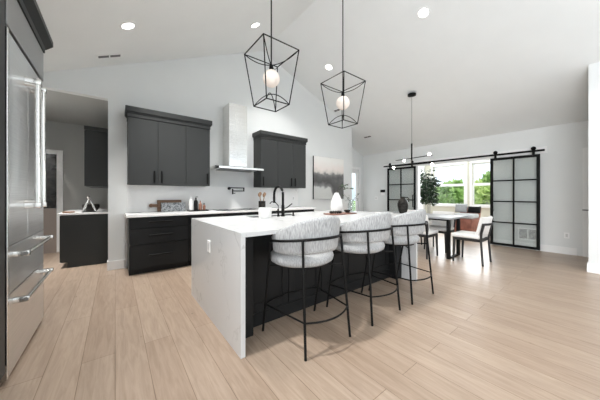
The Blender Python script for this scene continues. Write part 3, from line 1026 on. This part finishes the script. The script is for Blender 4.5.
# ------------------------------------------------------------------ ceiling fittings
def slope_rot(x):
    return math.atan(0.450) * -1 if x < RX else math.atan(0.412)
def downlight(x, y, label, power=11.5, z=None, gimbal=0):
    cz_ = z or ceil_z(x)
    o = thing('recessed_light', label, 'ceiling light', (x, y, cz_), group='round recessed ceiling lights')
    o.rotation_euler = (0, 0 if z else slope_rot(x), 0)
    MB().lathe([(.072, -.001), (.098, -.001), (.096, -.008), (.072, -.010)], (x, y, cz_)).build('trim_ring', M['trim'], o, True)
    MB().lathe([(0, -.004), (.0715, -.004), (.0715, -.0015), (0, -.0015)], (x, y, cz_)).build('lens', M['lens'], o)
    ld = bpy.data.lights.new('downlight_beam', 'AREA')
    ld.shape = 'DISK'; ld.size = .14; ld.spread = R(95); ld.energy = power; ld.color = (1, .985, .96)
    lo = bpy.data.objects.new('downlight_beam', ld)
    COL.objects.link(lo)
    lo.parent = o
    lo.location = (0, 0, -.02)
    lo.rotation_euler = (0, gimbal, 0)
downlight(-1.05, 5.45, 'unseen fill light added in the pantry ceiling, hidden behind the refrigerator', 24, 2.735)  # hidden lamp added to brighten the pantry
downlight(.129, 3.76, 'round recessed ceiling light above the three drawer base cabinet', 30)
downlight(1.94, 3.80, 'round recessed ceiling light left of the ridge, beside the nearer lantern pendant rod', 19)
downlight(3.80, 3.87, 'round recessed ceiling light right of the ridge, above the farther lantern pendant')
downlight(3.83, 1.80, 'round recessed ceiling light at the top of the right slope')
downlight(.129, 1.70, 'unseen fill light added above the refrigerator aisle, out of view overhead', 21)  # added overhead lamp, lifts the left floor and walls
downlight(1.94, 1.75, 'unseen fill light added over the camera side of the island, out of view overhead', 8)  # added lamp out of view, fills the island area
downlight(3.83, -.27, 'unseen fill light added on the right slope, out of view beside the camera', 6)  # added lamp out of view, brightens the right floor
downlight(5.1, -.35, 'unseen fill light added beside the stub wall, out of view to the right', 8, None, R(-30))  # added lamp, tilted to brighten the far wall and right floor
def vent(x, y, label, lx, ly):
    o = thing('ceiling_vent', label, 'vent', (x, y, ceil_z(x)))
    o.rotation_euler = (0, slope_rot(x), 0)
    z = ceil_z(x)
    m_ = MB()
    m_.box(x - lx / 2 - .02, x + lx / 2 + .02, y - ly / 2 - .02, y + ly / 2 + .02, z - .006, z - .001, .002)
    m_.build('frame', M['trim'], o)
    for s in (-1, 1):
        if lx > ly:
            B(x + (s - .9) * lx / 4 + .004 , x + (s + .9) * lx / 4, y - ly / 2, y + ly / 2, z - .009, z - .0061).build('grille', M['steel_dark'], o)
        else:
            B(x - lx / 2, x + lx / 2, y + (s - .9) * ly / 4, y + (s + .9) * ly / 4, z - .009, z - .0061).build('grille', M['steel_dark'], o)
vent(-.07, 4.56, 'slim white register with dark slots in the ceiling near the pantry opening', .30, .06)
vent(4.96, 4.72, 'small ceiling register behind the farther lantern pendant', .06, .22)
vent(6.31, 4.70, 'small ceiling register above the hall recess and the thermostat wall', .06, .26)

# ------------------------------------------------------------------ painting
pt = thing('painting', 'square abstract canvas with a dark grey band on the kitchen wall', 'painting', (4.79, WY - .02, 1.08))
B(4.205, 5.375, WY - .042, WY - .001, 1.085, 2.255).build('stretcher', M['black'], pt)
B(4.207, 5.373, WY - .0445, WY - .0425, 1.087, 2.253).build('canvas', M['painting'], pt)

# ------------------------------------------------------------------ barn doors
DX = 7.17
rl = thing('barn_door_rail', 'long black steel sliding rail fixed above the opening to the far room', 'rail', (DX, 2.77, 2.16))
m = MB()
m.box(DX - .006, DX + .006, .86, 4.69, 2.130, 2.172)
m.build('track', M['black'], rl)
m = MB()
for y in (.95, 1.6, 2.25, 2.9, 3.55, 4.2, 4.62):
    m.tube([(DX + .0065, y, 2.151), (FX - .0185, y, 2.151)], .012, 10)
m.build('standoff', M['black'], rl)
def barn_door(y0, y1, hy, label):
    o = thing('barn_door', label, 'barn door', (DX, (y0 + y1) / 2, .02), group='black steel framed barn doors')
    z0, z1, st = .022, 2.075, .054
    xa, xb = DX - .018, DX + .018
    m_ = MB()
    m_.box(xa, xb, y0, y0 + st, z0, z1); m_.box(xa, xb, y1 - st, y1, z0, z1)
    m_.box(xa, xb, y0 + st, y1 - st, z0, z0 + st); m_.box(xa, xb, y0 + st, y1 - st, z1 - st, z1)
    m_.build('frame', M['black'], o)
    m_ = MB()
    yc = (y0 + y1) / 2
    m_.box(xa + .004, xb - .004, yc - .014, yc + .014, z0 + st, z1 - st)
    hs = (z1 - z0 - 2 * st) / 4
    for i in (1, 2, 3):
        z = z0 + st + hs * i
        m_.box(xa + .004, xb - .004, y0 + st, yc - .014, z - .014, z + .014)
        m_.box(xa + .004, xb - .004, yc + .014, y1 - st, z - .014, z + .014)
    m_.build('muntin', M['black'], o)
    for i in range(4):
        for a, b_ in ((y0 + st, yc - .014), (yc + .014, y1 - st)):
            za = z0 + st + hs * i + (.014 if i else 0)
            zb = z0 + st + hs * (i + 1) - (.014 if i < 3 else 0)
            B(DX - .003, DX + .003, a + .0005, b_ - .0005, za + .0005, zb - .0005).build('glass_pane', M['door_glass'], o)
    m_ = MB()
    m_.tube([(xa, hy, .84), (xa - .045, hy, .84), (xa - .045, hy, 1.20), (xa, hy, 1.20)], .011, 8)
    m_.build('handle', M['black'], o)
    for y in (y0 + .10, y1 - .10):
        m_ = MB()
        m_.box(DX - .022, DX - .0085, y - .022, y + .022, z1 + .001, 2.205)
        m_.tube([(DX - .022, y, 2.205), (DX - .008, y, 2.205)], .042, 18)
        m_.build('hanger', M['black'], o)
barn_door(.93, 1.785, 1.722, 'black steel eight pane barn door on the right, in front of the wall grille')
barn_door(3.60, 4.545, 3.662, 'black steel eight pane barn door on the left, beside the thermostat')
vg = thing('return_air_grille', 'white return air grille low on the wall behind the right barn door', 'vent', (FX, 1.13, .20))
m = B(FX - .012, FX - .001, .965, 1.295, .20, .46, .003)
m.build('frame', M['white_plastic'], vg)
for a, b_ in ((.985, 1.12), (1.14, 1.275)):
    m = B(FX - .014, FX - .0121, a, b_, .225, .435)
    m.build('recess', M['steel_dark'], vg)
    m = MB()
    for i in range(8):
        m.box(FX - .018, FX - .0141, a, b_, .23 + i * .026, .242 + i * .026)
    m.build('louver', M['white_plastic'], vg)

# ------------------------------------------------------------------ dining set
tb = thing('dining_table', 'narrow dining table with a pale grey top on black sled legs', 'table', (5.24, 2.72, 0))
B(4.88, 5.74, 1.80, 3.62, .742, .775, .005).build('tabletop', M['table_wood'], tb)
B(4.93, 5.55, 1.90, 3.52, .712, .7415).build('apron', M['black'], tb)
for y in (1.85, 3.54):
    m = MB()
    m.box(4.93, 5.01, y, y + .045, 0, .7415)
    m.box(5.40, 5.48, y, y + .045, 0, .7415)
    m.box(5.01, 5.40, y, y + .045, 0, .03)
    m.build('sled_leg', M['black'], tb)
def make_chair():
    o = thing('dining_chair', 'x', 'dining chair', (0, 0, 0), group='white upholstered dining chairs')
    hw, yf, yb = .205, .165, -.235
    for sx in (-1, 1):
        MB().tube([(sx * (hw + .012), yf + .015, 0), (sx * hw, yf, .43)], .016, 10, .024).build('leg', M['black_wood'], o, True)
        MB().tube([(sx * (hw + .014), yb - .03, 0), (sx * hw, yb, .43), (sx * (hw + .018), yb - .012, .56), (sx * (hw + .022), yb - .045, .705)], .016, 10, .021).build('leg', M['black_wood'], o, True)
    m_ = MB()
    m_.box(-hw - .02, hw + .02, yb - .01, yf + .02, .395, .442, .006)
    m_.build('seat_frame', M['black_wood'], o)
    m_ = MB()
    m_.box(-hw - .028, hw + .028, yb + .01, yf + .045, .443, .515, .028, 4)
    m_.build('seat', M['white_fabric'], o, True)
    secs = []
    for i in range(13):
        s = -1 + 2 * i / 12
        sec = []
        cv = .07 * s * s
        for u, v in ((-1, .04), (-1, .5), (-1, .95), (0, 1), (1, .95), (1, .5), (1, .04), (0, 0)):
            z = .50 + .33 * v
            y = yb - .012 - .075 * v + cv + u * .022
            sec.append((s * (hw + .015), y, z))
        secs.append(sec)
    MB().sweep(secs).build('backrest', M['white_fabric'], o, 50)
    rail = []
    for i in range(13):
        s = -1 + 2 * i / 12
        rail.append((s * (hw + .024), yb - .088 + .055 * s * s, .700))
    MB().tube(rail, .015, 8, flat=1.3).build('back_rail', M['black_wood'], o, True)
    return o
ch = make_chair()
ch.location = (5.11, 1.585, 0)
ch['label'] = 'white dining chair with black frame at the near head of the table'
dup(ch, (4.87, 2.32, 0), R(-90), 'white dining chair on the island side of the table, nearer the camera')
dup(ch, (4.87, 3.02, 0), R(-90), 'white dining chair on the island side of the table, farther along')
dup(ch, (5.60, 2.31, 0), R(90), 'white dining chair on the barn door side of the table, nearer the camera')
dup(ch, (5.60, 3.02, 0), R(90), 'white dining chair on the barn door side of the table, farther along')
jg = thing('jug_vase', 'dark brown rounded jug vase with handle on the dining table', 'vase', (5.28, 2.95, .775))
MB().lathe([(0, .001), (.07, .001), (.095, .06), (.118, .17), (.118, .23), (.09, .31), (.05, .345), (.045, .375), (.055, .385), (.035, .38), (.035, .33), (0, .30)], (5.28, 2.95, .775)).build('jug_body', M['dark_glaze'], jg, True)
MB().tube([(5.315, 2.925, 1.138), (5.36, 2.89, 1.148), (5.395, 2.862, 1.113), (5.385, 2.87, 1.053), (5.36, 2.89, 1.028)], .011).build('handle', M['dark_glaze'], jg, True)

# chandelier
cz = ceil_z(5.24)
cx, cy = 5.24, 2.72
cd = thing('chandelier', 'thin black linear chandelier with small glowing bulbs above the dining table', 'chandelier', (cx, cy, 1.85))
m = MB().lathe([(0, .02), (.085, .02), (.085, -.018), (.02, -.03), (0, -.03)], (cx, cy, cz - .045))
m.build('canopy', M['black'], cd, True)
MB().tube([(cx, cy, 2.34), (cx, cy, cz - .06)], .004).build('cable', M['steel_dark'], cd)
MB().tube([(cx, cy, 1.84), (cx, cy, 2.35)], .017, 10).build('stem', M['black'], cd, True)
for ends, bulbs in ((((5.40, 3.20, 2.035), (5.06, 2.20, 2.005)), ((.26, -1), (.93, 1))), (((5.22, 3.22, 1.875), (5.27, 2.26, 1.875)), ((.07, -1), (.96, -1)))):
    a, b_ = Vector(ends[0]), Vector(ends[1])
    ar = MB().tube([a, b_], .0085, 8).build('arm', M['black'], cd, True)
    for q, s in bulbs:
        p = a.lerp(b_, q)
        MB().tube([p - Vector((0, 0, .0)), p + Vector((0, 0, s * .012))], .012, 10).build('socket', M['black'], ar, True)
        MB().ball(p + Vector((0, 0, s * .030)), .023, 1, 16).build('bulb', M['bulb'], ar, 'all')

# ------------------------------------------------------------------ far room furniture
pl = thing('potted_tree', 'tall dark leafy indoor tree in a white pot beyond the barn doors', 'potted plant', (8.25, 3.70, 0))
px, py = 8.25, 3.70
MB().lathe([(0, 0), (.13, 0), (.17, .20), (.185, .36), (.17, .36), (.155, .30), (0, .30)], (px, py, 0)).build('pot', M['white_glaze'], pl, True)
MB().lathe([(0, .302), (.152, .302), (.152, .306), (0, .315)], (px, py, 0)).build('soil', M['soil'], pl)
m = MB(); lf = MB()
for i in range(7):
    a = i * 2.4; b_ = random.uniform(.06, .24)
    top = Vector((px + b_ * math.cos(a), py + .06 + b_ * math.sin(a), random.uniform(1.5, 2.0)))
    mid = Vector((px + .04 * math.cos(a), py + .04 * math.sin(a), .75))
    m.tube([(px + .03 * math.cos(a), py + .03 * math.sin(a), .305), mid, top], .012, 6, .005)
    for _ in range(190):
        q = random.uniform(.18, 1.05)
        p = mid.lerp(top, q)
        a2 = random.uniform(0, 2 * PI)
        rr = random.uniform(.02, .20)
        d_ = Vector((math.cos(a2), math.sin(a2), random.uniform(-.9, .3)))
        lf.leaf(p + Vector((d_.x * rr, d_.y * rr, random.uniform(-.05, .1))), d_, random.uniform(.09, .16), random.uniform(.018, .03))
m.build('stem', M['bark'], pl, True)
lf.build('foliage', M['leaf'], pl)
# armchair with cushions
ax, ay = 8.20, 2.62
ac = thing('armchair', 'terracotta leather armchair under the windows beyond the dining table', 'armchair', (ax, ay, 0))
m = MB()
m.box(ax - .38, ax + .36, ay - .25, ay + .25, .12, .53, .03, 3)
m.build('seat_base', M['leather'], ac, True)
B(ax - .39, ax + .20, ay - .27, ay + .27, .531, .655, .04, 3).build('seat_cushion', M['pale_fabric'], ac, True)
m = MB()
m.prism([(ax + .20, .53), (ax + .36, .53), (ax + .44, .80), (ax + .32, .82)], 'y', ay - .25, ay + .25)
m.build('backrest', M['leather'], ac)
for sx in (-.32, .30):
    for sy in (-.20, .20):
        MB().tube([(ax + sx, ay + sy, 0), (ax + sx, ay + sy, .13)], .016, 8, .022).build('leg', M['black_wood'], ac, True)
def cushion(x, y, z, w, h, rz, tilt, mt, label):
    o = thing('cushion', label, 'cushion', (x, y, z), rz, group='cushions on the terracotta armchair')
    N = 8
    m_ = MB()
    rows = []
    for side in (1, -1):
        g_ = []
        for i in range(N + 1):
            r_ = []
            for j in range(N + 1):
                u, v = i / N * 2 - 1, j / N * 2 - 1
                t_ = .065 * ((1 - u ** 4) * (1 - v ** 4)) ** .6
                pin = 1 - .06 * (1 - abs(u)) * abs(v) ** 3
                p = Vector((side * t_, u * w / 2, v * h / 2))
                p = Matrix.Rotation(tilt, 3, 'Y') @ p
                r_.append(m_.bm.verts.new((x + p.x, y + p.y, z + h / 2 + p.z)))
            g_.append(r_)
        for i in range(N):
            for j in range(N):
                m_.bm.faces.new((g_[i][j], g_[i + 1][j], g_[i + 1][j + 1], g_[i][j + 1]))
        rows.append(g_)
    bmesh.ops.remove_doubles(m_.bm, verts=m_.bm.verts[:], dist=1e-4)
    m_.build('cover', mt, o, 'all')
cushion(ax + .10, ay + .16, .672, .32, .26, 0, R(18), M['grey_fabric'], 'grey cushion on the left of the terracotta armchair')
cushion(ax + .10, ay - .17, .672, .32, .20, 0, R(18), M['black'], 'black cushion on the right of the terracotta armchair')

# ------------------------------------------------------------------ objects on the island
tr = thing('serving_tray', 'reddish wooden serving board in front of the white vase on the island', 'tray', (2.62, 2.43, .92))
m = MB().box(2.38, 2.86, 2.32, 2.54, .9205, .936, .005)
m.build('board', M['tray_wood'], tr)
vz = thing('vase', 'matte white teardrop vase holding dark twigs behind the serving board', 'vase', (2.76, 2.64, .921))
MB().lathe([(0, 0), (.066, 0), (.09, .03), (.098, .09), (.088, .17), (.06, .25), (.034, .30), (.028, .315), (.021, .312), (.021, .29), (0, .27)], (2.76, 2.64, .921)).build('vase_body', M['white_glaze'], vz, True)
tw = thing('twig', 'thin dark leafy twigs standing in the white vase', 'twigs', (2.76, 2.64, 1.225))
m = MB(); lf = MB()
for tip in ((2.97, 2.56, 1.38), (3.00, 2.50, 1.29), (2.84, 2.60, 1.36)):
    a = Vector((2.76, 2.64, 1.225)); t_ = Vector(tip)
    mid = a.lerp(t_, .5) + Vector((0, 0, .05))
    m.tube([a, mid, t_], .004, 5, .002)
    for _ in range(9):
        q = random.uniform(.35, 1)
        p = a.lerp(mid, q * 2) if q < .5 else mid.lerp(t_, q * 2 - 1)
        lf.leaf(p, (random.uniform(-.3, 1), random.uniform(-1, .3), random.uniform(-.2, .6)), random.uniform(.03, .055), .011)
m.build('stem', M['twig'], tw)
lf.build('leaf_cluster', M['leaf'], tw)
gv = thing('glass_vase', 'clear glass vase with fine sprigs to the right of the white vase', 'vase', (2.98, 2.53, .92))
MB().lathe([(0, .001), (.045, .001), (.06, .05), (.055, .13), (.035, .18), (.04, .21), (.036, .21), (.031, .18), (.05, .13), (.054, .05), (.04, .012), (0, .012)], (2.98, 2.53, .92)).build('glass_body', M['vase_glass'], gv, True)
m = MB(); lf = MB()
for i in range(6):
    a = i * 1.1
    t_ = Vector((2.98 + .11 * math.cos(a), 2.53 + .11 * math.sin(a), 1.13 + .04 * (i % 3)))
    m.tube([(2.98, 2.53, .94), (2.98 + .02 * math.cos(a), 2.53 + .02 * math.sin(a), 1.10), t_], .0018, 5)
    for _ in range(4):
        lf.leaf(t_ + Vector((random.uniform(-.02, .02), random.uniform(-.02, .02), random.uniform(-.03, .02))), (math.cos(a), math.sin(a), .3), .028, .008)
m.build('stem', M['twig'], gv)
lf.build('leaf_cluster', M['leaf'], gv)
# dark bead string on the board
bd = thing('bead_garland', 'dark wooden bead garland lying on the reddish serving board', 'beads', (2.6, 2.74, .936))
for i in range(14):
    a = 2 * PI * i / 14
    MB().ball((2.52 + .085 * math.cos(a), 2.43 + .06 * math.sin(a), .9535), .017, 1, 10).build('bead', M['dark_glaze'], bd, 'all')
wd = thing('bowl', 'small dark wooden bowl on the right end of the serving board', 'bowl', (2.92, 2.86, .936))
MB().lathe([(0, .001), (.025, .001), (.045, .02), (.05, .04), (.045, .04), (.038, .022), (0, .012)], (2.76, 2.42, .936)).build('bowl_body', M['dark_glaze'], wd, True)

pot = thing('planter', 'plain white ceramic pot on the island left of the faucet', 'pot', (1.45, 2.60, .92))
MB().lathe([(0, .001), (.072, .001), (.078, .01), (.082, .125), (.075, .125), (.070, .02), (0, .015)], (1.455, 2.59, .92)).build('pot_body', M['white_glaze'], pot, True)

# ------------------------------------------------------------------ objects on the back counter
CZ = .9055
uc = thing('utensil_crock', 'dark grey utensil crock on the counter right of the cooktop', 'crock', (2.52, 4.62, CZ))
MB().lathe([(0, .001), (.070, .001), (.075, .01), (.075, .165), (.068, .165), (.066, .02), (0, .015)], (2.52, 4.62, CZ)).build('crock_body', M['dark_glaze'], uc, True)
for i, (dx, dy, hgt) in enumerate(((-.035, 0, .27), (-.01, .03, .29), (.02, -.015, .26), (.04, .01, .285))):
    o = thing('wooden_spoon', ['wooden spoon leaning farthest left in the dark utensil crock', 'wooden spoon at the back of the dark utensil crock', 'shortest wooden spoon at the front of the dark utensil crock', 'wooden spoon leaning farthest right in the dark utensil crock'][i], 'utensil', (2.52, 4.62, CZ + .02), group='wooden spoons in the crock')
    b0 = Vector((2.52 + dx * .3, 4.62 + dy * .3, CZ + .02)); b1 = Vector((2.52 + dx * 1.8, 4.62 + dy * 1.5, CZ + hgt))
    MB().tube([b0, b1], .006, 8).build('handle', M['spoon_wood'], o, True)
    MB().lathe([(0, -.045), (.022, -.03), (.036, 0), (.031, .032), (0, .048)], tuple(b1 + Vector((0, 0, .025))), 14, 1, .5).build('spoon_bowl', M['spoon_wood'], o, True)

def lean(o, ang):
    o.rotation_euler = (ang, 0, 0)
cb = thing('cutting_board', 'brown wooden cutting board with a handle leaning on the backsplash', 'cutting board', (.775, 4.80, CZ))
m = MB()
rx0, rx1 = .58, .97
poly = []
m.box(rx0, rx1, 4.80, 4.822, CZ + .001, CZ + .205, .008)
m.build('board', M['board_wood'], cb)
MB().box(.50, .582, 4.803, 4.819, CZ + .085, CZ + .135, .006).tube([(.49, 4.803, CZ + .11), (.49, 4.819, CZ + .11)], .032, 16).build('handle', M['board_wood'], cb)
lean(cb, R(-12))
cb.location.z += .006
mbd = thing('cutting_board', 'speckled grey stone board leaning in front of the brown wooden board', 'cutting board', (.82, 4.745, CZ))
B(.63, 1.02, 4.735, 4.750, CZ + .003, CZ + .162, .004).build('slab', M['grey_stone'], mbd)
lean(mbd, R(-12))
tb2 = thing('tray', 'low black tray under the soap bottles on the back counter', 'tray', (1.21, 4.66, CZ))
m = MB()
m.box(1.04, 1.38, 4.58, 4.74, CZ + .0005, CZ + .008, .002)
for a in ((1.04, 1.048, 4.58, 4.74), (1.372, 1.38, 4.58, 4.74), (1.048, 1.372, 4.58, 4.588), (1.048, 1.372, 4.732, 4.74)):
    m.box(*a, CZ + .008, CZ + .022)
m.build('tray_body', M['black'], tb2)
def bottle(x, y, r, h, mt, label, pump=True, cap=M['black']):
    z = CZ + .0085
    o = thing('bottle', label, 'bottle', (x, y, z), group='bottles on the black tray')
    MB().lathe([(0, 0), (r, 0), (r, h * .78), (r * .7, h * .90), (r * .35, h * .95), (r * .35, h), (0, h)], (x, y, z), 20).build('bottle_body', mt, o, True)
    m_ = MB()
    if pump:
        m_.lathe([(0, 0), (r * .42, 0), (r * .42, .018), (.005, .022), (.005, .045), (0, .045)], (x, y, z + h), 14)
        m_.tube([(x, y, z + h + .042), (x + .035, y - .01, z + h + .04)], .005)
    else:
        m_.lathe([(0, 0), (r * .42, 0), (r * .42, .03), (0, .03)], (x, y, z + h), 14)
    m_.build('cap', cap, o, True)
bottle(1.095, 4.66, .037, .235, M['white_glaze'], 'tall white bottle beside the grey stone board on the back counter', False, M['white_plastic'])
bottle(1.175, 4.66, .034, .21, M['black'], 'tall black pump bottle between the white bottle and the amber bottles')
bottle(1.25, 4.65, .030, .15, M['amber'], 'taller amber bottle on the black tray', False, M['amber'])
bottle(1.32, 4.66, .026, .105, M['amber'], 'short amber bottle at the right end of the black tray', False, M['black'])
